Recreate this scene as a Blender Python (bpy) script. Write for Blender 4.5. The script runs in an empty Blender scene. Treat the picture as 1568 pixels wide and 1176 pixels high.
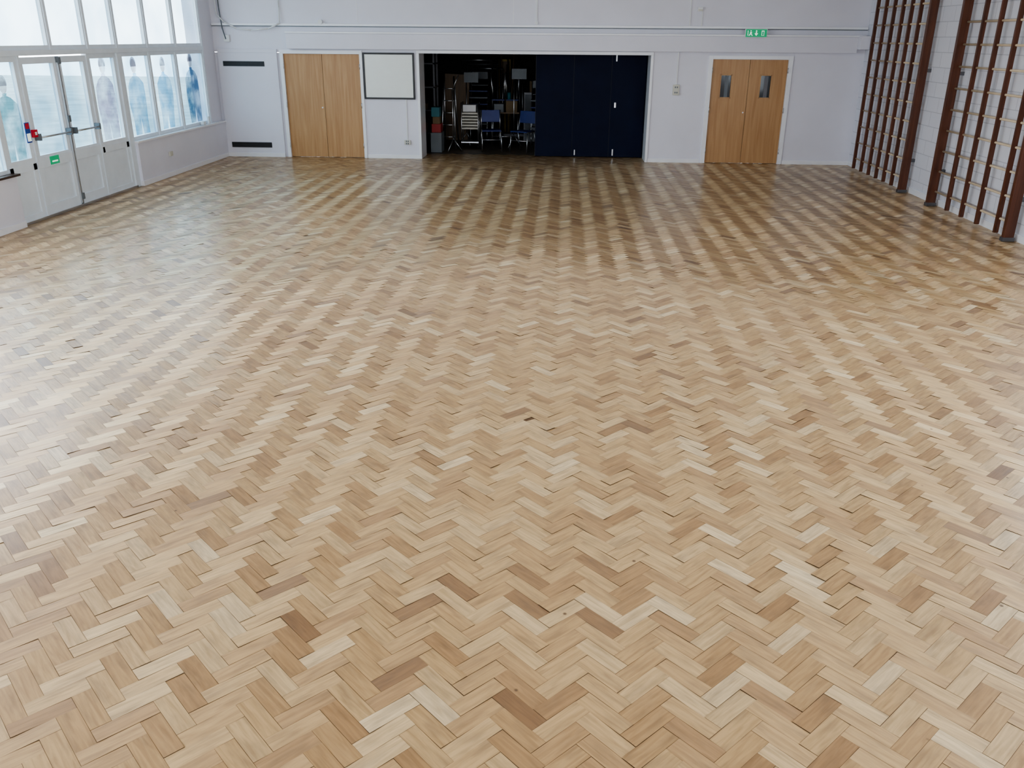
import bpy, bmesh, math, random
import numpy as np
from mathutils import Vector, Matrix
random.seed(4); rng=np.random.default_rng(7)
scene=bpy.context.scene
COL=scene.collection

# ---------------------------------------------------------------- materials
def newmat(name):
    m=bpy.data.materials.new(name); m.use_nodes=True
    nt=m.node_tree; b=nt.nodes['Principled BSDF']; return m,nt,b
def M(name,col,rough=.5,metal=0,var=.06,scale=6,bump=0.0,bscale=60,spec=.5,emit=None,es=0):
    m,nt,b=newmat(name)
    b.inputs['Roughness'].default_value=rough; b.inputs['Metallic'].default_value=metal
    b.inputs['Specular IOR Level'].default_value=spec
    tc=nt.nodes.new('ShaderNodeTexCoord'); n=nt.nodes.new('ShaderNodeTexNoise')
    n.inputs['Scale'].default_value=scale; n.inputs['Detail'].default_value=4
    nt.links.new(tc.outputs['Object'],n.inputs['Vector'])
    r=nt.nodes.new('ShaderNodeValToRGB')
    lo=[max(0,c*(1-var)) for c in col]; hi=[min(1,c*(1+var)) for c in col]
    r.color_ramp.elements[0].position=.3; r.color_ramp.elements[1].position=.7
    r.color_ramp.elements[0].color=(*lo,1); r.color_ramp.elements[1].color=(*hi,1)
    nt.links.new(n.outputs['Fac'],r.inputs['Fac']); nt.links.new(r.outputs['Color'],b.inputs['Base Color'])
    if bump:
        n2=nt.nodes.new('ShaderNodeTexNoise'); n2.inputs['Scale'].default_value=bscale
        nt.links.new(tc.outputs['Object'],n2.inputs['Vector'])
        bp=nt.nodes.new('ShaderNodeBump'); bp.inputs['Strength'].default_value=bump; bp.inputs['Distance'].default_value=.003
        nt.links.new(n2.outputs['Fac'],bp.inputs['Height']); nt.links.new(bp.outputs['Normal'],b.inputs['Normal'])
    if emit:
        b.inputs['Emission Color'].default_value=(*emit,1); b.inputs['Emission Strength'].default_value=es
    return m
def wood(name,c1,c2,axis='Z',rough=.4,sc=1.0):
    m,nt,b=newmat(name); b.inputs['Roughness'].default_value=rough
    tc=nt.nodes.new('ShaderNodeTexCoord'); mp=nt.nodes.new('ShaderNodeMapping')
    s={'Z':(14,14,.7),'Y':(14,.7,14),'X':(.7,14,14)}[axis]
    mp.inputs['Scale'].default_value=[k*sc for k in s]
    nt.links.new(tc.outputs['Object'],mp.inputs['Vector'])
    n=nt.nodes.new('ShaderNodeTexNoise'); n.inputs['Scale'].default_value=1.6; n.inputs['Detail'].default_value=8
    n.inputs['Distortion'].default_value=.6
    nt.links.new(mp.outputs['Vector'],n.inputs['Vector'])
    r=nt.nodes.new('ShaderNodeValToRGB'); r.color_ramp.elements[0].position=.3; r.color_ramp.elements[1].position=.72
    r.color_ramp.elements[0].color=(*c1,1); r.color_ramp.elements[1].color=(*c2,1)
    nt.links.new(n.outputs['Fac'],r.inputs['Fac']); nt.links.new(r.outputs['Color'],b.inputs['Base Color'])
    return m
WALL=M('wall_paint_lilac_white',(.76,.75,.82),.55,var=.03,scale=1.5,bump=.15)
CEIL=M('ceiling_paint',(.8,.8,.8),.8,var=.02)
TRIM=M('trim_gloss_white',(.86,.86,.89),.25,var=.02)
FRAME=M('window_frame_white',(.78,.84,.90),.3,var=.03)
GREY=M('grey_rubber',(.16,.18,.2),.5)
BLACK=M('black_slot',(.01,.01,.012),.5)
VENT=M('vent_louver_dark',(.05,.05,.055),.4)
OAK=wood('oak_door_veneer',(.42,.22,.090),(.54,.32,.150),'Z',.38)
BARW=wood('climbing_frame_timber',(.070,.022,.010),(.15,.048,.022),'Z',.35)
RUNG=wood('climbing_rung_beech',(.55,.43,.29),(.70,.58,.42),'Y',.35)
BOARD=M('whiteboard_surface',(.80,.82,.78),.22,var=.015)
BFR=M('board_frame_black',(.012,.012,.015),.35)
NAVY=M('navy_door_paint',(.004,.007,.025),.6,var=.15,scale=3,spec=.15)
NAVY2=M('navy_door_edge',(.002,.003,.009),.5)
METAL=M('brushed_metal',(.60,.61,.63),.35,1)
DARKMET=M('dark_steel',(.14,.14,.15),.4,.6)
PLAST=M('white_plastic',(.78,.78,.78),.35,var=.02)
CREAM=M('aged_plastic',(.62,.60,.52),.4,var=.05)
GREEN=M('exit_sign_green',(.01,.32,.14),.4,emit=(.02,.5,.22),es=.3)
SIGNW=M('sign_white',(.85,.9,.85),.4,emit=(.8,1,.85),es=.5)
RED=M('sign_red',(.6,.02,.04),.4)
BLUE=M('sign_blue',(.03,.08,.35),.4)
CHAIRB=M('chair_blue_plastic',(.015,.03,.16),.45)
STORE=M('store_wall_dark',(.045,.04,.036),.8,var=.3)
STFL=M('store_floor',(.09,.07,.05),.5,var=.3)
CARD=M('cardboard',(.20,.14,.08),.8)
BROWN=wood('dark_ledge_wood',(.05,.03,.025),(.10,.06,.045),'Y',.35)
YEL=M('store_yellow_board',(.65,.48,.14),.6)
WOODB=wood('plywood_board',(.16,.10,.06),(.25,.165,.09),'Z',.5)
REDP=M('red_plastic',(.35,.03,.03),.5)
TEAL=M('teal_plastic',(.03,.16,.20),.5)
GROUND=M('outside_paving',(.45,.47,.46),.9,var=.2,scale=1)

def glassmat(name,tint,gl=.06,noise=False,tint2=None):
    m=bpy.data.materials.new(name); m.use_nodes=True; nt=m.node_tree; nt.nodes.clear()
    o=nt.nodes.new('ShaderNodeOutputMaterial'); t=nt.nodes.new('ShaderNodeBsdfTransparent')
    g=nt.nodes.new('ShaderNodeBsdfGlossy'); g.inputs['Roughness'].default_value=.03
    mx=nt.nodes.new('ShaderNodeMixShader'); mx.inputs[0].default_value=gl
    t.inputs['Color'].default_value=(*tint,1)
    if noise:
        tc=nt.nodes.new('ShaderNodeTexCoord'); n=nt.nodes.new('ShaderNodeTexNoise'); n.inputs['Scale'].default_value=1.3
        n.inputs['Detail'].default_value=2
        nt.links.new(tc.outputs['Object'],n.inputs['Vector'])
        r=nt.nodes.new('ShaderNodeValToRGB'); r.color_ramp.elements[0].position=.35; r.color_ramp.elements[1].position=.65
        r.color_ramp.elements[0].color=(*tint2,1); r.color_ramp.elements[1].color=(*tint,1)
        nt.links.new(n.outputs['Fac'],r.inputs['Fac']); nt.links.new(r.outputs['Color'],t.inputs['Color'])
    nt.links.new(t.outputs[0],mx.inputs[1]); nt.links.new(g.outputs[0],mx.inputs[2]); nt.links.new(mx.outputs[0],o.inputs[0])
    return m
GL=glassmat('clear_glass',(.93,.97,1))
GLF=glassmat('sky_dimming_glass',(.33,.46,.53),.06,True,(.15,.26,.33))  # tint added to hold down sky brightness in the visible lower panes, bluish
GLU=glassmat('upper_dimming_glass',(.44,.53,.57),.06,True,(.32,.42,.48))  # lighter version of the added dimming tint, for the visible upper panes
GLD=M('dark_vision_glass',(.03,.035,.04),.08)

# ---------------------------------------------------------------- mesh builder
class B:
    def __init__(s): s.bm=bmesh.new(); s.mats=[]
    def mi(s,m):
        if m not in s.mats: s.mats.append(m)
        return s.mats.index(m)
    def box(s,x0,x1,y0,y1,z0,z1,m,rot=None,bev=0):
        r=bmesh.ops.create_cube(s.bm,size=1); vs=r['verts']
        c=Vector(((x0+x1)/2,(y0+y1)/2,(z0+z1)/2))
        for v in vs:
            v.co=Vector((v.co.x*(x1-x0),v.co.y*(y1-y0),v.co.z*(z1-z0)))
            if rot: v.co=rot@v.co
            v.co+=c
        fs={f for v in vs for f in v.link_faces}; i=s.mi(m)
        for f in fs: f.material_index=i
        if bev:
            es=list({e for v in vs for e in v.link_edges})
            rr=bmesh.ops.bevel(s.bm,geom=es,offset=bev,segments=2,affect='EDGES',profile=.7)
            for f in rr['faces']: f.material_index=i
        return s
    def cyl(s,a,b,r,m,seg=12,r2=None):
        a=Vector(a);b=Vector(b);d=b-a
        q=d.to_track_quat('Z','Y').to_matrix().to_4x4()
        mt=Matrix.Translation((a+b)/2)@q
        o=bmesh.ops.create_cone(s.bm,cap_ends=True,segments=seg,radius1=r,radius2=r if r2 is None else r2,depth=d.length,matrix=mt)
        i=s.mi(m)
        for f in {f for v in o['verts'] for f in v.link_faces}:
            f.material_index=i
            if len(f.verts)==4: f.smooth=True
        return s
    def tube(s,pts,r,m,seg=8):
        for a,b in zip(pts,pts[1:]): s.cyl(a,b,r,m,seg)
        i=s.mi(m)
        for p in pts[1:-1]:
            o=bmesh.ops.create_uvsphere(s.bm,u_segments=seg,v_segments=6,radius=r,matrix=Matrix.Translation(p))
            for f in {f for v in o['verts'] for f in v.link_faces}: f.material_index=i; f.smooth=True
        return s
    def poly(s,pts,m):
        vs=[s.bm.verts.new(p) for p in pts]; f=s.bm.faces.new(vs); f.material_index=s.mi(m); return s
    def done(s,name,loc=None,rz=0):
        me=bpy.data.meshes.new(name); s.bm.to_mesh(me); s.bm.free()
        for m in s.mats: me.materials.append(m)
        o=bpy.data.objects.new(name,me); COL.objects.link(o)
        if loc: o.location=loc; o.rotation_euler=(0,0,rz)
        return o

XL,XR,D,H=-7.13,5.82,18.18,4.5
YF=-3.0
# ---------------------------------------------------------------- floor: real herringbone blocks
def herring():
    L=.2286; W=L/3; g=.0006
    n=3; c=math.cos(math.pi/4); s=c
    verts=[];faces=[];rnds=[];uvs=[]; kinds=[]
    x0,x1,y0,y1=XL-.02,XR+.03,YF,19.0
    R=int(24/W)
    for ix in range(-R,R):
        for iy in range(-R,R):
            t=(ix-iy)%6
            if t==0: rect=(ix*W,iy*W,(ix+3)*W,(iy+1)*W); k=0
            elif t==3: rect=(ix*W,(iy-2)*W,(ix+1)*W,(iy+1)*W); k=1
            else: continue
            mx=(rect[0]+rect[2])/2; my=(rect[1]+rect[3])/2
            X=mx*c-my*s; Y=mx*s+my*c
            if X<x0-.1 or X>x1+.1 or Y<y0-.1 or Y>y1+.05: continue
            a,b_,c2,d=rect; a+=g;b_+=g;c2-=g;d-=g
            tx=rng.normal(0,.009); ty=rng.normal(0,.009)
            base=len(verts)
            for (px,py) in ((a,b_),(c2,b_),(c2,d),(a,d)):
                dz=(px-mx)*tx+(py-my)*ty
                wx=px*c-py*s; wy=px*s+py*c
                verts.append((min(max(wx,x0),x1),max(wy,y0),-.0010+dz))
            faces.append((base,base+1,base+2,base+3))
            rnds.append(rng.random()); kinds.append(k)
            ou,ov=rng.random()*40,rng.random()*40
            if k==0: loc=[(0,0),(L,0),(L,W),(0,W)]
            else: loc=[(0,0),(0,W),(L,W),(L,0)]
            for u,v in loc: uvs.append((u+ou,v+ov))
    me=bpy.data.meshes.new('floor'); me.from_pydata(verts,[],faces)
    at=me.attributes.new('rnd','FLOAT','FACE'); at.data.foreach_set('value',rnds)
    uv=me.uv_layers.new(name='UVMap'); uv.data.foreach_set('uv',np.array(uvs,dtype=np.float32).ravel())
    return me
fm=herring()
m,nt,b=newmat('herringbone_wood_blocks')
L_=nt.links.new; N_=nt.nodes.new
uvn=N_('ShaderNodeUVMap'); uvn.uv_map='UVMap'
at=N_('ShaderNodeAttribute'); at.attribute_name='rnd'
ramp=N_('ShaderNodeValToRGB'); cr=ramp.color_ramp
stops=[(0,(.25,.125,.045)),(.035,(.40,.225,.088)),(.25,(.51,.315,.135)),(.5,(.56,.36,.160)),(.75,(.61,.41,.195)),(.93,(.69,.50,.27)),(1,(.77,.61,.38))]
cr.elements[0].position=0; cr.elements[0].color=(*stops[0][1],1)
cr.elements[1].position=1; cr.elements[1].color=(*stops[-1][1],1)
for p_,c_ in stops[1:-1]:
    e=cr.elements.new(p_); e.color=(*c_,1)
L_(at.outputs['Fac'],ramp.inputs['Fac'])
mp=N_('ShaderNodeMapping'); mp.inputs['Scale'].default_value=(5,60,1); L_(uvn.outputs[0],mp.inputs['Vector'])
gn=N_('ShaderNodeTexNoise'); gn.inputs['Scale'].default_value=1.0; gn.inputs['Detail'].default_value=6; gn.inputs['Distortion'].default_value=.8
L_(mp.outputs[0],gn.inputs['Vector'])
mp2=N_('ShaderNodeMapping'); mp2.inputs['Scale'].default_value=(4,12,1); L_(uvn.outputs[0],mp2.inputs['Vector'])
gn2=N_('ShaderNodeTexNoise'); gn2.inputs['Scale'].default_value=1.4; gn2.inputs['Detail'].default_value=3; L_(mp2.outputs[0],gn2.inputs['Vector'])
gr=N_('ShaderNodeValToRGB'); gr.color_ramp.elements[0].position=.28; gr.color_ramp.elements[0].color=(.74,.68,.60,1)
gr.color_ramp.elements[1].position=.62; gr.color_ramp.elements[1].color=(1.06,1.05,1.04,1)
L_(gn.outputs['Fac'],gr.inputs['Fac'])
gr2=N_('ShaderNodeValToRGB'); gr2.color_ramp.elements[0].position=.28; gr2.color_ramp.elements[0].color=(.68,.67,.69,1)
gr2.color_ramp.elements[1].position=.52; gr2.color_ramp.elements[1].color=(1,1,1,1)
L_(gn2.outputs['Fac'],gr2.inputs['Fac'])
mu=N_('ShaderNodeMix'); mu.data_type='RGBA'; mu.blend_type='MULTIPLY'; mu.inputs[0].default_value=1
L_(ramp.outputs[0],mu.inputs[6]); L_(gr.outputs[0],mu.inputs[7])
mu2=N_('ShaderNodeMix'); mu2.data_type='RGBA'; mu2.blend_type='MULTIPLY'; mu2.inputs[0].default_value=.8
L_(mu.outputs[2],mu2.inputs[6]); L_(gr2.outputs[0],mu2.inputs[7])
vo=N_('ShaderNodeTexVoronoi'); vo.inputs['Scale'].default_value=3.0; L_(uvn.outputs[0],vo.inputs['Vector'])
kr=N_('ShaderNodeValToRGB'); kr.color_ramp.elements[0].position=.014; kr.color_ramp.elements[0].color=(.22,.14,.09,1)
kr.color_ramp.elements[1].position=.035; kr.color_ramp.elements[1].color=(1,1,1,1); L_(vo.outputs['Distance'],kr.inputs['Fac'])
mu3=N_('ShaderNodeMix'); mu3.data_type='RGBA'; mu3.blend_type='MULTIPLY'; mu3.inputs[0].default_value=1
L_(mu2.outputs[2],mu3.inputs[6]); L_(kr.outputs[0],mu3.inputs[7])
L_(mu3.outputs[2],b.inputs['Base Color'])
b.inputs['Roughness'].default_value=.42
b.inputs['Anisotropic'].default_value=.6
b.inputs['Anisotropic Rotation'].default_value=.25
b.inputs['Coat Weight'].default_value=.75
b.inputs['Coat Roughness'].default_value=.22
tg=N_('ShaderNodeTangent'); tg.direction_type='UV_MAP'; tg.uv_map='UVMap'; L_(tg.outputs[0],b.inputs['Tangent'])
bp=N_('ShaderNodeBump'); bp.inputs['Strength'].default_value=.12; bp.inputs['Distance'].default_value=.0008
L_(gn.outputs['Fac'],bp.inputs['Height']); L_(bp.outputs[0],b.inputs['Normal'])
# wood-fibre lustre: coloured anisotropic lobe perpendicular to the grain
fi=N_('ShaderNodeBsdfAnisotropic'); fi.inputs['Roughness'].default_value=.55; fi.inputs['Anisotropy'].default_value=.85; fi.inputs['Rotation'].default_value=.25
fc=N_('ShaderNodeMix'); fc.data_type='RGBA'; fc.blend_type='MIX'; fc.inputs[0].default_value=.28; fc.inputs[7].default_value=(1,.93,.78,1)
L_(mu3.outputs[2],fc.inputs[6]); L_(fc.outputs[2],fi.inputs['Color']); L_(tg.outputs[0],fi.inputs['Tangent'])
mxs=N_('ShaderNodeMixShader'); mxs.inputs[0].default_value=.36
out=[n for n in nt.nodes if n.type=='OUTPUT_MATERIAL'][0]
L_(b.outputs[0],mxs.inputs[1]); L_(fi.outputs[0],mxs.inputs[2]); L_(mxs.outputs[0],out.inputs['Surface'])
fm.materials.append(m)
SUB=M('block_joint_bitumen',(.14,.08,.04),.7)
fo=bpy.data.objects.new('floor',fm); COL.objects.link(fo)
fb=B(); fb.box(XL-.3,XR+.3,YF-.3,19.0,-.2,-.0045,SUB); sub=fb.done('subfloor'); sub.parent=fo

# ---------------------------------------------------------------- shell
X0=XL-.30
w=B()
w.box(X0,-7.06,YF,10.82,-.1,.66,WALL)
w.box(X0,-7.06,14.22,D,-.1,.70,WALL)
w.box(X0,XL-.02,YF,D,3.6,H,WALL)
w.box(X0,XL+.0,17.55,D,.70,3.6,WALL)
w.box(X0,XL+.0,YF,.3,.66,3.6,WALL)
w.done('wall_left')
B().box(X0+.02,-7.02,YF,10.86,.66,.69,BROWN,bev=.005).done('trim_1')
B().box(X0+.02,-7.03,14.19,17.56,.70,.73,TRIM,bev=.005).box(XL,-7.03,17.56,D,.70,.73,TRIM).done('trim_2')
B().box(-7.06,-7.045,YF,10.82,0,.08,TRIM).box(-7.06,-7.045,14.22,D,0,.08,TRIM).box(-7.12,-7.045,14.205,14.22,0,.08,TRIM).done('baseboard_left')

# right wall with painted blockwork
bm_,nt,b=newmat('painted_brick')
tc=nt.nodes.new('ShaderNodeTexCoord'); sp=nt.nodes.new('ShaderNodeSeparateXYZ'); cb=nt.nodes.new('ShaderNodeCombineXYZ')
nt.links.new(tc.outputs['Object'],sp.inputs[0]); nt.links.new(sp.outputs['Y'],cb.inputs['X']); nt.links.new(sp.outputs['Z'],cb.inputs['Y'])
br=nt.nodes.new('ShaderNodeTexBrick'); nt.links.new(cb.outputs[0],br.inputs['Vector'])
br.inputs['Scale'].default_value=1; br.inputs['Brick Width'].default_value=.44; br.inputs['Row Height'].default_value=.22; br.inputs['Mortar Size'].default_value=.006
br.inputs['Color1'].default_value=(.76,.76,.81,1); br.inputs['Color2'].default_value=(.72,.72,.78,1); br.inputs['Mortar'].default_value=(.55,.55,.6,1)
nt.links.new(br.outputs['Color'],b.inputs['Base Color']); b.inputs['Roughness'].default_value=.5
bpn=nt.nodes.new('ShaderNodeBump'); bpn.inputs['Strength'].default_value=.5; bpn.inputs['Distance'].default_value=.004; bpn.invert=True
nt.links.new(br.outputs['Fac'],bpn.inputs['Height']); nt.links.new(bpn.outputs[0],b.inputs['Normal'])
BRICK=bm_
w=B()
w.box(XR,XR+.3,9.7,D,-.1,H,BRICK); w.box(XR,XR+.3,YF,9.7,-.1,.9,BRICK)
w.box(XR,XR+.3,YF,1.0,.9,H,BRICK)
w.box(XR,XR+.3,1.0,9.7,3.15,H,WALL)
w.done('wall_right')
B().box(XR-.015,XR,YF,D,0,.09,TRIM).done('baseboard_right')
w=B()
w.box(X0,XR+.3,YF-.3,YF,-.1,1.5,WALL); w.box(X0,XR+.3,YF-.3,YF,3.5,H,WALL)
w.box(X0,-5.5,YF-.3,YF,1.5,3.5,WALL); w.box(4.4,XR+.3,YF-.3,YF,1.5,3.5,WALL)
w.done('wall_front')
B().box(X0,XR+.3,YF-.3,19.0,H,H+.2,CEIL).done('ceiling')
T=D+.62
w=B()
w.box(X0,-5.73,D,T,-.1,2.04,WALL)
w.box(-4.15,-2.95,D,T,-.1,2.06,WALL)
w.box(1.69,2.90,D,T,-.1,2.06,WALL)
w.box(4.38,XR+.3,D,T,-.1,2.06,WALL)
w.box(X0,XR+.3,D,T,2.06,H,WALL)
w.box(-5.73,-4.15,D+.02,T,2.04,2.06,WALL)
for x in (-5.7,-4.16,-1.05,-.62):
    w.box(x-.006,x+.006,D-.004,D,2.62,H,TRIM)
w.done('wall_back')
bb=B()
for a,c in ((-4.09,-3.0),(1.74,2.80),(4.47,XR)):
    bb.box(a,c,D-.015,D,0,.075,TRIM)
bb.done('baseboard_back')
B().box(-5.6,5.62,D-.14,D,2.13,2.42,WALL,bev=.01).box(-5.6,5.74,D-.17,D,2.42,2.45,TRIM,bev=.004).done('trim_3')
B().box(5.62,5.80,D-.3,D,2.20,2.44,WALL,bev=.01).done('trim_4')
B().box(-7.12,5.80,D-.05,D,2.555,2.60,TRIM,bev=.006).box(-7.12,5.80,D-.03,D,2.54,2.552,GREY).done('trim_5')
B().box(-7.06,-5.84,D-.05,D,2.05,2.12,WALL,bev=.005).done('trim_6')
p=B()
p.box(-7.06,-5.84,D-.05,D,0,2.05,WALL,bev=.006)
p.box(-7.06,-5.84,D-.062,D-.05,0,.08,TRIM)
for z0,z1 in ((1.79,1.885),(.19,.295)):
    p.box(-6.96,-6.11,D-.060,D-.05,z0,z1,BLACK)
    for i in range(5):
        z=z0+.012+i*(z1-z0-.02)/4.5
        p.box(-6.95,-6.12,D-.066,D-.058,z,z+.006,VENT)
p.done('ventilated_heater_panel')

def wdoor(name,xa,xb,zt,fl,fr,vision=False):
    d=B(); xm=(xa+xb)/2; y=D+.02
    for a,c in ((xa+.003,xm-.003),(xm+.003,xb-.003)):
        if not vision: d.box(a,c,y,y+.045,.008,zt-.003,OAK,bev=.002)
        else:
            cx0,cx1=((3.09,3.31) if a<xm else (3.87,4.09))
            d.box(a,cx0,y,y+.045,.008,zt-.003,OAK); d.box(cx1,c,y,y+.045,.008,zt-.003,OAK)
            d.box(cx0,cx1,y,y+.045,.008,1.28,OAK); d.box(cx0,cx1,y,y+.045,1.71,zt-.003,OAK)
            for q in ((cx0-.012,cx0+.012,1.268,1.722),(cx1-.012,cx1+.012,1.268,1.722)):
                d.box(q[0],q[1],y-.008,y+.05,q[2],q[3],OAK)
            d.box(cx0,cx1,y-.008,y+.05,1.268,1.29,OAK); d.box(cx0,cx1,y-.008,y+.05,1.70,1.722,OAK)
            d.box(cx0+.01,cx1-.01,y+.02,y+.026,1.285,1.705,GLD)
            xc=(cx0+cx1)/2
            d.box(xc-.02,xc+.05,y+.014,y+.021,1.29,1.69,GREY if a<xm else DARKMET)
    d.box(xa,xb,y+.05,y+.06,0,zt,BLACK)
    d.box(xm-.003,xm+.003,y+.02,y+.05,0,zt,BLACK)
    d.box(xa-fl,xa,D-.03,D+.06,0,zt+.07,TRIM,bev=.004); d.box(xb,xb+fr,D-.03,D+.06,0,zt+.07,TRIM,bev=.004)
    d.box(xa,xb,D-.03,D+.06,zt,zt+.07,TRIM,bev=.004)
    for zz in (.25,1.05,1.8):
        d.cyl((xa+.0,D-.034,zz-.05),(xa,D-.034,zz+.05),.008,METAL); d.cyl((xb,D-.034,zz-.05),(xb,D-.034,zz+.05),.008,METAL)
    d.cyl((xm-.05,y-.012,1.0),(xm-.05,y,1.0),.014,METAL)
    return d.done(name)
wdoor('door_1',-5.72,-4.16,2.035,.07,.06)
wdoor('door_2',2.905,4.378,2.0,.085,.085,True)

B().box(-3.0,-2.945,D-.03,T,0,2.065,TRIM,bev=.004).box(1.685,1.735,D-.03,T,0,2.065,TRIM,bev=.004).box(-3.0,1.735,D-.03,T,2.065,2.12,TRIM,bev=.004).done('trim_7')
d=B(); ya=18.84; xs=[-.61,.18,.96,1.68]
for a,c in zip(xs,xs[1:]):
    d.box(a+.004,c-.004,ya,ya+.045,.01,2.055,NAVY,bev=.003)
    d.box(a-.004,a+.004,ya+.01,ya+.04,.01,2.05,NAVY2)
for x,z in ((1.05,.04),(1.05,1.93)):
    d.box(x-.012,x+.012,ya-.012,ya,z,z+.13,METAL); 
d.box(1.04,1.075,ya-.02,ya,1.02,1.12,METAL); d.box(.23,.25,ya-.012,ya,.04,.15,METAL)
d.box(-.66,1.69,ya-.0,ya+.05,2.045,2.065,NAVY2)
d.done('door_3')
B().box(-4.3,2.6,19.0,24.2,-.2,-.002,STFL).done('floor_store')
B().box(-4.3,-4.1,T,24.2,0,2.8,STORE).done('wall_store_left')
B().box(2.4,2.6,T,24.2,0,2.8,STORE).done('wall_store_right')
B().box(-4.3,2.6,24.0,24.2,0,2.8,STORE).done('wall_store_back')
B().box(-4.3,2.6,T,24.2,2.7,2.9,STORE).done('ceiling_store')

w=B(); x0,x1,z0,z1=-4.09,-3.045,1.18,2.07
w.box(x0+.03,x1-.03,D-.03,D-.005,z0+.03,z1-.03,BOARD)
w.box(x0,x1,D-.04,D,z0,z0+.035,BFR,bev=.004);w.box(x0,x1,D-.04,D,z1-.035,z1,BFR,bev=.004)
w.box(x0,x0+.035,D-.04,D,z0+.03,z1-.03,BFR);w.box(x1-.035,x1,D-.04,D,z0+.03,z1-.03,BFR)
w.done('whiteboard')
def socket(name,x,z,wd,ht,conduit_top):
    s=B(); s.box(x-wd/2,x+wd/2,D-.045,D,z-ht/2,z+ht/2,CREAM,bev=.006)
    s.box(x-wd/2+.015,x+wd/2-.015,D-.05,D-.044,z-ht/2+.015,z+ht/2-.015,CREAM,bev=.002)
    for k in (-.25,.25):
        s.box(x-.03,x-.008,D-.056,D-.049,z+k*ht-.014,z+k*ht+.016,GREY); s.box(x+.008,x+.03,D-.056,D-.049,z+k*ht-.014,z+k*ht+.016,GREY)
    s.box(x-.011,x+.011,D-.022,D,z+ht/2,conduit_top,PLAST)
    return s.done(name)
socket('light_switch_box',2.22,1.42,.13,.20,2.13)
socket('power_socket',-3.24,.33,.13,.09,1.18)
e=B(); e.box(3.44,3.86,D-.20,D-.17,2.40,2.56,PLAST,bev=.004); e.box(3.45,3.85,D-.206,D-.2,2.41,2.55,GREEN)
yy=D-.209
def fl(x0,x1,z0,z1): e.box(x0,x1,yy,yy+.004,z0,z1,SIGNW)
fl(3.485,3.495,2.435,2.525)
e.cyl((3.545,yy+.004,2.52),(3.545,yy,2.52),.011,SIGNW)
e.poly([(3.53,yy,2.50),(3.565,yy,2.50),(3.56,yy,2.465),(3.585,yy,2.435),(3.57,yy,2.43),(3.545,yy,2.46),(3.52,yy,2.43),(3.505,yy,2.437),(3.53,yy,2.47)],SIGNW)
e.box(3.64,3.66,yy,yy+.004,2.47,2.53,SIGNW); e.poly([(3.615,yy,2.475),(3.65,yy,2.43),(3.685,yy,2.475)],SIGNW)
e.box(3.75,3.80,yy,yy+.004,2.435,2.525,SIGNW); e.box(3.76,3.79,yy-.002,yy,2.44,2.51,GREEN)
e.cyl((3.65,D-.17,2.48),(3.65,D,2.48),.012,PLAST)
e.done('emergency_exit_sign')
d=B(); d.box(2.52,2.62,D-.06,D,2.86,2.94,PLAST,bev=.01); d.box(2.53,2.61,D-.075,D-.06,2.87,2.90,CREAM,bev=.004); d.box(2.61,2.63,D-.02,D,2.6,2.9,PLAST); d.box(2.38,2.40,D-.02,D,2.6,H,PLAST); d.done('alarm_detector')
d=B(); d.box(-.60,-.58,D-.02,D,2.6,H,PLAST); d.cyl((-.59,D-.04,2.64),(-.59,D,2.64),.03,PLAST); d.done('conduit_pipe')
d=B(); d.cyl((-4.9,D-.07,2.63),(-4.9,D,2.63),.045,PLAST); d.box(-5.0,-4.8,D-.05,D,2.60,2.61,PLAST); d.done('motion_sensor')
d=B()
pts=[(-7.0,D-.05,4.3),(-7.0,D-.05,3.1),(-6.98,D-.06,2.75),(-6.85,D-.06,2.62),(-6.6,D-.08,2.5),(-6.3,D-.08,2.47),(-5.95,D-.08,2.5),(-5.72,D-.06,2.6),(-5.72,D-.03,2.9),(-5.72,D-.03,4.4)]
d.tube([Vector(p) for p in pts],.014,PLAST)
pts=[(-6.93,D-.05,4.3),(-6.93,D-.05,2.9),(-6.9,D-.05,2.5),(-6.85,D-.05,2.3)]
d.tube([Vector(p) for p in pts],.012,GREY)
d.box(-6.9,-6.78,D-.05,D-.001,2.25,2.38,PLAST,bev=.008)
d.done('electrical_cable')

# ---------------------------------------------------------------- left windows
def pane(b_,y0,y1,z0,z1,gm,fw=.05,xf=XL,frame=FRAME):
    x0_,x1_=xf-.06,xf
    b_.box(x0_,x1_,y0,y1,z0,z0+fw,frame,bev=.004); b_.box(x0_,x1_,y0,y1,z1-fw,z1,frame,bev=.004)
    b_.box(x0_,x1_,y0,y0+fw,z0+fw,z1-fw,frame,bev=.004); b_.box(x0_,x1_,y1-fw,y1,z0+fw,z1-fw,frame,bev=.004)
    xg=xf-.035
    b_.poly([(xg,y0+fw,z0+fw),(xg,y1-fw,z0+fw),(xg,y1-fw,z1-fw),(xg,y0+fw,z1-fw)],gm)
b1=B(); ms=[.3,1.5,2.7,3.9,5.1,6.3,7.5,8.7,9.9,11.1,12.27,13.26,14.15,15.22,16.35,17.55]
for a,c in zip(ms,ms[1:]):
    pane(b1,a,c,2.17,3.6,GLU if a>10 else GL,.055)
for y in ms: b1.box(XL-.01,XL+.015,y-.03,y+.03,2.12,3.6,FRAME,bev=.004)
b1.box(XL-.06,XL+.03,.3,17.55,2.10,2.17,FRAME,bev=.006)
b1.done('window_1')
b2=B(); ms2=[14.2,15.22,16.28,17.55]
for a,c in zip(ms2,ms2[1:]): pane(b2,a,c,.73,2.10,GLF,.06)
for y in ms2: b2.box(XL-.01,XL+.015,y-.035,y+.035,.73,2.10,FRAME,bev=.004)
b2.box(XL-.06,XL+.03,14.05,14.2,0,2.10,FRAME,bev=.006)
b2.done('window_2')
b3=B(); ms3=[.3,1.5,2.7,3.9,5.1,6.3,7.5,8.7,9.9,10.82]
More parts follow.
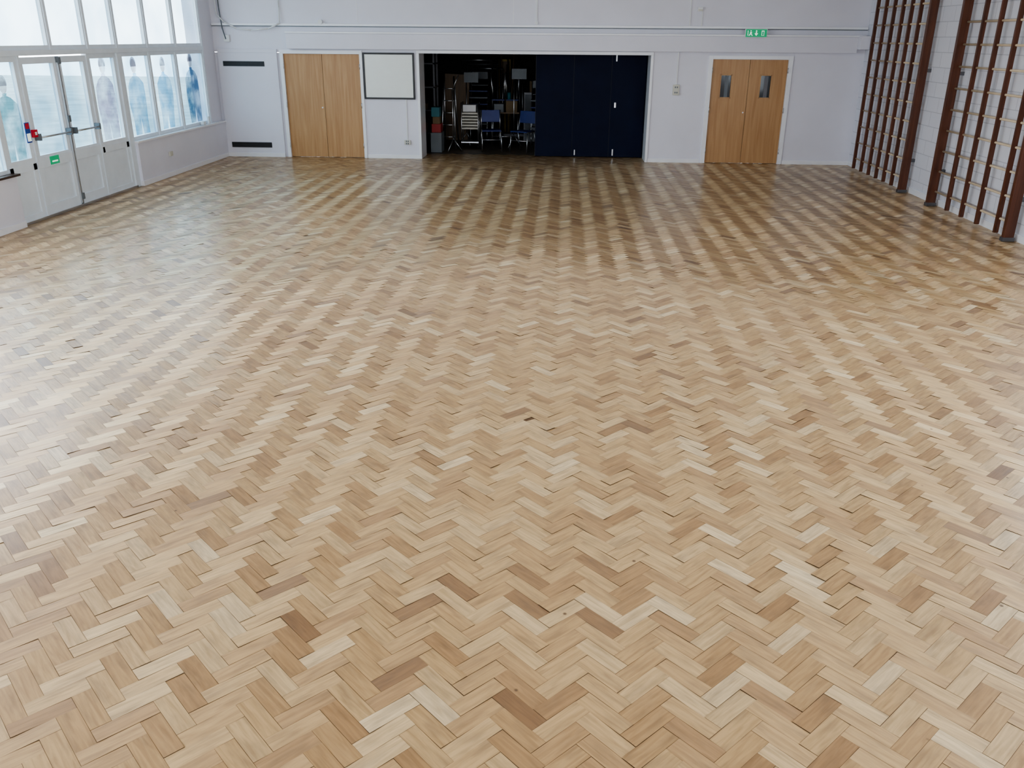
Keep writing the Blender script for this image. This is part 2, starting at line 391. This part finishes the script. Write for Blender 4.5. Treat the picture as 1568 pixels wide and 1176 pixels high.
for a,c in zip(ms3,ms3[1:]): pane(b3,a,c,.69,2.10,GLF if a>9.5 else GL,.05)
b3.done('window_3')
def sidel(name,y0,y1):
    s=B(); pane(s,y0,y1,.75,2.10,GLF,.07); s.box(XL-.05,XL-.01,y0,y1,0.0,.75,FRAME)
    s.box(XL-.03,XL+.005,y0,y1,0,.10,FRAME,bev=.004); s.box(XL-.03,XL+.005,y0,y0+.08,.10,.75,FRAME,bev=.004); s.box(XL-.03,XL+.005,y1-.08,y1,.10,.75,FRAME,bev=.004)
    s.box(XL-.03,XL+.005,y0,y1,.66,.76,FRAME,bev=.004)
    return s.done(name)
sidel('window_4',10.82,11.42); sidel('window_5',13.19,14.05)
dd=B()
for (y0,y1,hs) in ((11.46,12.34,1),(12.38,13.14,-1)):
    pane(dd,y0,y1,.74,2.08,GLF,.085)
    dd.box(XL-.05,XL-.015,y0,y1,.03,.76,FRAME)
    dd.box(XL-.04,XL+.008,y0,y1,.03,.16,FRAME,bev=.004); dd.box(XL-.04,XL+.008,y0,y1,.66,.80,FRAME,bev=.004)
    dd.box(XL-.04,XL+.008,y0,y0+.09,.16,.66,FRAME,bev=.004); dd.box(XL-.04,XL+.008,y1-.09,y1,.16,.66,FRAME,bev=.004)
    dd.cyl((XL+.07,y0+.06,1.07),(XL+.07,y1-.06,1.07),.014,METAL)
    for yy_ in (y0+.05,y1-.05): dd.box(XL,XL+.085,yy_-.02,yy_+.02,1.03,1.12,GREY,bev=.006)
dd.box(XL-.03,XL+.02,12.335,12.385,.03,2.08,GREY,bev=.005)
dd.box(XL,XL+.035,12.32,12.345,.05,2.0,METAL)
for y in (11.445,13.16): dd.box(XL-.06,XL+.02,y-.02,y+.02,0,2.1,FRAME)
for z in (.1,1.2,1.98): dd.box(XL+.0,XL+.05,12.33,12.39,z,z+.09,GREY,bev=.006)
dd.box(XL-.06,XL+.03,10.82,14.1,0,.03,METAL)
dd.box(XL+.008,XL+.014,11.74,11.96,.68,.79,GREEN); dd.box(XL+.014,XL+.016,11.78,11.92,.71,.73,SIGNW)
dd.done('door_4')
g=B(); g.box(XL+.022,XL+.03,11.28,11.38,1.02,1.28,BLUE); g.box(XL+.03,XL+.032,11.29,11.37,1.2,1.27,RED); g.box(XL+.03,XL+.032,11.29,11.37,1.04,1.14,SIGNW); g.done('fire_notice_sign')
g=B(); g.box(XL+.022,XL+.06,11.40,11.50,1.08,1.18,RED,bev=.006); g.box(XL+.06,XL+.064,11.43,11.47,1.11,1.15,PLAST); g.done('fire_alarm_call_point')
g=B(); g.box(-7.12,-7.05,17.0,17.12,.735,.80,PLAST,bev=.01); g.box(-7.1,-7.06,17.3,17.36,.73,.87,PLAST,bev=.008); g.done('sill_sensor_box')
g=B(); g.box(-7.058,-7.03,15.3,15.42,.35,.43,CREAM,bev=.006); g.done('wall_outlet')

def filmmat(name,c):
    m=bpy.data.materials.new(name); m.use_nodes=True; nt=m.node_tree; nt.nodes.clear()
    o=nt.nodes.new('ShaderNodeOutputMaterial'); t=nt.nodes.new('ShaderNodeBsdfTransparent')
    tc=nt.nodes.new('ShaderNodeTexCoord'); n=nt.nodes.new('ShaderNodeTexNoise'); n.inputs['Scale'].default_value=4; n.inputs['Detail'].default_value=3
    r=nt.nodes.new('ShaderNodeValToRGB'); r.color_ramp.elements[0].position=.40; r.color_ramp.elements[1].position=.68
    r.color_ramp.elements[0].color=(*c,1); r.color_ramp.elements[1].color=(*[min(1,k*.4+.55) for k in c],1)
    nt.links.new(tc.outputs['Object'],n.inputs['Vector']); nt.links.new(n.outputs['Fac'],r.inputs['Fac']); nt.links.new(r.outputs[0],t.inputs[0]); nt.links.new(t.outputs[0],o.inputs[0])
    return m
F1=filmmat('film_blue',(.30,.48,.62)); F2=filmmat('film_slate',(.14,.20,.28)); F3=filmmat('film_rose',(.45,.36,.44)); F4=filmmat('film_teal',(.20,.34,.36)); F5=filmmat('film_skin',(.60,.50,.48)); F6=filmmat('film_hair',(.30,.27,.30))
def figure(y,z0,h,lean,fm_,seed,hw=1.0):
    rr=random.Random(seed); g=B(); x=XL-.031
    def P(u,v,dx=0): return (x+dx,y+u*h*hw+lean*v*h,z0+v*h)
    out=[(-.20,0),(-.03,0),(0,.22),(.03,0),(.21,0),(.22,.2),(.25,.45),(.22,.66),(.13,.74),(.05,.77),(.04,.80),(-.04,.80),(-.05,.77),(-.14,.73),(-.23,.64),(-.25,.42),(-.21,.2)]
    out=[(u+rr.uniform(-.015,.015),v) for u,v in out]
    g.poly([P(u,v) for u,v in out],fm_)
    cir=[i*math.pi/12 for i in range(24)]
    g.poly([P(.075*math.cos(a)/hw,.89+.095*math.sin(a),.001) for a in cir],F5)
    g.poly([P(.085*math.cos(a)/hw,.91+.10*math.sin(a),.002) for a in cir if -.25<math.sin(a)+.2],F6)
    return g.done('window_figure_decal')
for a in ((11.08,.82,1.05,.0,F4,1),(13.62,.83,1.22,.02,F3,2),(14.68,.80,1.22,-.02,F1,3),(15.72,.80,1.2,.03,F1,4),(16.95,.80,1.25,0,F2,5)):
    figure(*a)

GLR=glassmat('right_window_glass',(.74,.78,.80))
r1=B()
def panex(b_,y0,y1,z0,z1):
    x0_,x1_=XR,XR+.06; fw=.05
    b_.box(x0_,x1_,y0,y1,z0,z0+fw,FRAME);b_.box(x0_,x1_,y0,y1,z1-fw,z1,FRAME);b_.box(x0_,x1_,y0,y0+fw,z0,z1,FRAME);b_.box(x0_,x1_,y1-fw,y1,z0,z1,FRAME)
    b_.poly([(XR+.03,y0+fw,z0+fw),(XR+.03,y0+fw,z1-fw),(XR+.03,y1-fw,z1-fw),(XR+.03,y1-fw,z0+fw)],GLR)
for i in range(8):
    y=1.0+i*(8.7/8); panex(r1,y,y+8.7/8,.9,3.15)
r1.done('window_6')
r3=B()
for i in range(8):
    a=-5.5+9.9*i/8; c=-5.5+9.9*(i+1)/8
    r3.box(a,c,YF-.06,YF,1.5,1.55,FRAME); r3.box(a,c,YF-.06,YF,3.45,3.5,FRAME); r3.box(a,a+.05,YF-.06,YF,1.5,3.5,FRAME); r3.box(c-.05,c,YF-.06,YF,1.5,3.5,FRAME)
    r3.poly([(a+.05,YF-.03,1.55),(c-.05,YF-.03,1.55),(c-.05,YF-.03,3.45),(a+.05,YF-.03,3.45)],GL)
r3.done('window_7')

# ---------------------------------------------------------------- gym climbing frames
def frame(name,poles,thick,y0,y1,zt=3.9):
    c=B(); xo=5.70
    for y in poles:
        if y in thick: c.box(xo-.07,xo+.06,y-.033,y+.033,0.0,zt,BARW,bev=.008)
        else: c.box(xo-.015,xo+.045,y-.021,y+.021,0.03,zt,BARW,bev=.006)
    z=.22
    while z<zt-.1:
        c.cyl((xo+.03,y0,z),(xo+.03,y1,z),.015,RUNG,10); z+=.30
    c.box(xo-.01,xo+.05,y0,y1,zt-.08,zt,BARW)
    for y in thick:
        for z in (.5,1.9,3.3): c.box(xo+.05,XR,y-.03,y+.03,z,z+.05,DARKMET)
        c.box(xo-.08,xo+.07,y-.045,y+.045,0,.05,DARKMET,bev=.006)
    return c.done(name)
frame('gym_climbing_frame',[17.5,17.05,16.62,16.2,15.8,15.4,14.84],[14.84],14.84,17.5)
frame('gym_climbing_frame',[13.62,13.05,12.56,12.06,11.5,11.13],[13.62,11.13],11.13,13.62)

# ---------------------------------------------------------------- store contents
def chair(loc,rz):
    c=B()
    c.box(-.21,.21,-.2,.2,.43,.455,CHAIRB,bev=.01)
    c.box(-.20,.20,.19,.215,.60,.86,CHAIRB,rot=Matrix.Rotation(-.15,3,'X'),bev=.01)
    for sx in (-1,1):
        c.tube([Vector((sx*.22,-.2,0)),Vector((sx*.21,-.16,.43)),Vector((sx*.21,.17,.44)),Vector((sx*.21,.24,.86))],.011,METAL)
        c.tube([Vector((sx*.21,.12,.43)),Vector((sx*.22,.26,0))],.011,METAL)
    c.cyl((-.21,-.17,.25),(.21,-.17,.25),.009,METAL)
    return c.done('stacking_chair',loc,rz)
chair((-1.62,19.75,0),.15); chair((-.90,19.6,0),-.5)
c=B() # shelving
for x in (-4.0,-2.95):
    for y in (20.2,20.7): c.box(x-.02,x+.02,y-.02,y+.02,0,2.2,DARKMET)
for z in (.3,.8,1.3,1.8): c.box(-4.02,-2.93,20.18,20.72,z,z+.03,DARKMET)
for i in range(14):
    zz=random.choice((.33,.83,1.33,1.83)); x=random.uniform(-3.9,-3.2); ww=random.uniform(.1,.2)
    c.box(x,x+ww,20.22+i*.002,20.6,zz,zz+random.uniform(.1,.35),random.choice((REDP,CARD,TEAL,PLAST,YEL)))
c.done('storage_shelving_unit')
c=B()
for i in range(6): c.box(-2.32,-1.96,20.1,20.45,.42+i*.065,.46+i*.065,CREAM,bev=.006)
for x in (-2.33,-1.95):
    for y in (20.1,20.45): c.cyl((x,y,0.03),(x,y,1.0),.013,METAL)
c.box(-2.34,-1.94,20.08,20.47,.12,.15,METAL)
c.box(-2.3,-2.0,20.12,20.4,.8,.95,PLAST,bev=.01)
for x in (-2.33,-1.95):
    for y in (20.1,20.45): c.cyl((x-.01,y,.03),(x+.01,y,.03),.03,BLACK)
c.done('tray_trolley')
c=B()
for s in (-1,1):
    c.cyl((-2.62+s*.16,19.95,0),(-2.62+s*.11,20.25,1.55),.018,METAL); c.cyl((-2.62+s*.16,20.6,0),(-2.62+s*.11,20.3,1.55),.018,METAL)
for i in range(5):
    t=(i+1)/6; c.cyl((-2.62-.15,19.95+.3*t,1.55*t),(-2.62+.15,19.95+.3*t,1.55*t),.012,METAL)
c.done('step_ladder')
c=B()
for i in range(3): c.box(-3.0+i*.03,-2.4+i*.03,21.9-i*.07,21.93-i*.07,0,1.3+.12*i,WOODB,rot=Matrix.Rotation(.04,3,'Y'))
c.done('folding_table_stack')
def stack(x,y,n):
    c=B()
    for k in range(n):
        z=k*.15
        c.box(x-.22,x+.22,y-.2,y+.2,.42+z,.45+z,CHAIRB if k%2 else GREY,bev=.01); c.box(x-.2,x+.2,y+.2,y+.225,.55+z,.85+z,GREY,bev=.008)
        for sx in (-1,1): c.cyl((x+sx*(.20+.006*k),y-.18+.01*k,0 if k==0 else z*.5),(x+sx*.2,y-.15,.43+z),.011,METAL); c.cyl((x+sx*(.20+.006*k),y+.24,0 if k==0 else z*.5),(x+sx*.2,y+.2,.86+z),.011,METAL)
    c.done('stacked_chairs')
stack(-2.05,21.45,6); stack(-.55,20.6,5)
c=B()
for i in range(9):
    x=-1.62+i*.07; c.cyl((x,22.9+.04*(i%3),.06),(x+random.uniform(-.14,.14),23.2,random.uniform(1.7,2.3)),.02,random.choice((METAL,DARKMET,WOODB,METAL)))
c.box(-1.75,-.95,22.8,23.3,0,.06,DARKMET)
c.done('equipment_poles')
c=B(); c.box(-1.72,-1.42,23.4,23.8,.0,1.85,YEL); c.box(-1.70,-1.44,23.39,23.4,.9,1.8,WOODB); c.done('yellow_cupboard')
c=B(); c.box(-.98,-.3,21.6,22.1,0,1.15,DARKMET,bev=.01); c.box(-.95,-.66,21.585,21.6,.05,1.1,GREY); c.box(-.63,-.34,21.585,21.6,.05,1.1,GREY); c.box(-.85,-.5,21.7,22,1.15,1.4,CARD); c.done('metal_cabinet')
c=B()
c.box(-1.72,-1.05,20.75,21.15,.72,.75,WOODB)
for x in (-1.69,-1.08):
    for y in (20.78,21.12): c.cyl((x,y,0),(x,y,.72),.015,METAL)
c.cyl((-1.69,20.78,.2),(-1.08,20.78,.2),.012,METAL)
c.box(-1.64,-1.42,20.8,21.1,.75,.93,GREY); c.box(-1.36,-1.1,20.8,21.1,.75,1.0,CARD); c.cyl((-1.3,20.95,1.0),(-1.3,20.95,1.18),.05,TEAL)
for x in (-1.55,-1.22):
    for dx in (-.13,.13):
        for dy in (-.1,.1): c.cyl((x+dx,20.95+dy*.6,1.0),(x+dx*1.25,20.95+dy*1.6,1.62),.013,METAL)
    c.box(x-.15,x+.15,20.85,21.08,1.0,1.03,CHAIRB,bev=.01)
c.done('storage_table')
c=B()
for k in range(3):
    y=22.3+k*.12; x=-2.55+k*.12
    c.tube([Vector((x,y,0)),Vector((x,y,1.85-.1*k)),Vector((x+.75,y,1.85-.1*k)),Vector((x+.75,y,0))],.02,METAL if k!=1 else DARKMET)
    for q in (.4,.8,1.2): c.cyl((x,y,q),(x+.75,y,q),.012,DARKMET)
c.done('gym_apparatus_frame')
c=B() # music stands
for i,(x,y) in enumerate(((-2.45,19.5),(-2.28,20.75),(-1.15,20.35))):
    hgt=1.3+.1*i
    for a in range(3):
        an=a*2.1+i; c.cyl((x,y,.28),(x+.2*math.cos(an),y+.2*math.sin(an),.01),.009,METAL)
    c.cyl((x,y,.25),(x,y,hgt),.013,METAL); c.cyl((x,y,hgt),(x+.13,y,hgt+.3),.011,METAL)
    if i: c.box(x-.05,x+.28,y-.02,y,hgt+.0,hgt+.22,GREY)
c.done('music_stands')
c=B()
c.box(-2.92,-2.68,19.25,19.7,.0,.42,GREY,bev=.01); c.box(-2.9,-2.7,19.3,19.65,.42,.6,REDP,bev=.01); c.box(-2.88,-2.72,19.35,19.6,.6,.75,CARD,bev=.01); c.box(-2.9,-2.72,19.3,19.6,.75,.95,TEAL,bev=.01); c.done('storage_boxes')

B().box(-60,-7.6,-40,60,-.35,-.25,GROUND).done('ground_outside')

# ---------------------------------------------------------------- lighting
wd=bpy.data.worlds.new('overcast_sky'); scene.world=wd; wd.use_nodes=True
bg=wd.node_tree.nodes['Background']; bg.inputs[0].default_value=(.91,.95,1,1); bg.inputs[1].default_value=7.8
def portal(name,loc,rot,sx,sy):
    l=bpy.data.lights.new(name,'AREA'); l.shape='RECTANGLE'; l.size=sx; l.size_y=sy; l.cycles.is_portal=True
    o=bpy.data.objects.new(name,l); o.location=loc; o.rotation_euler=rot; COL.objects.link(o)
portal('sky_portal_left',(-7.5,8.9,2.1),(0,-math.pi/2,0),3.4,17.6)
portal('sky_portal_right',(6.15,5.35,2.0),(0,math.pi/2,0),2.4,9)
portal('sky_portal_front',(-.55,-3.35,2.5),(math.pi/2,0,0),10,2.1)

# ---------------------------------------------------------------- camera
pitch,yaw,roll,f,h=.3864,-.0563,.0075,1303,2.3639
fw=Vector((math.sin(yaw)*math.cos(pitch),math.cos(yaw)*math.cos(pitch),-math.sin(pitch)))
r=fw.cross(Vector((0,0,1))).normalized(); u=r.cross(fw)
c_,s2=math.cos(roll),math.sin(roll)
r,u=c_*r+s2*u,-s2*r+c_*u
cd=bpy.data.cameras.new('camera'); cd.sensor_width=36; cd.lens=f/1568*36; cd.clip_end=200
co=bpy.data.objects.new('camera',cd); COL.objects.link(co)
mt=Matrix((( r.x,u.x,-fw.x,0),(r.y,u.y,-fw.y,0),(r.z,u.z,-fw.z,h),(0,0,0,1)))
co.matrix_world=mt; scene.camera=co
scene.view_settings.view_transform='AgX'
try: scene.view_settings.look='AgX - Medium High Contrast'
except Exception as ex: print(ex)
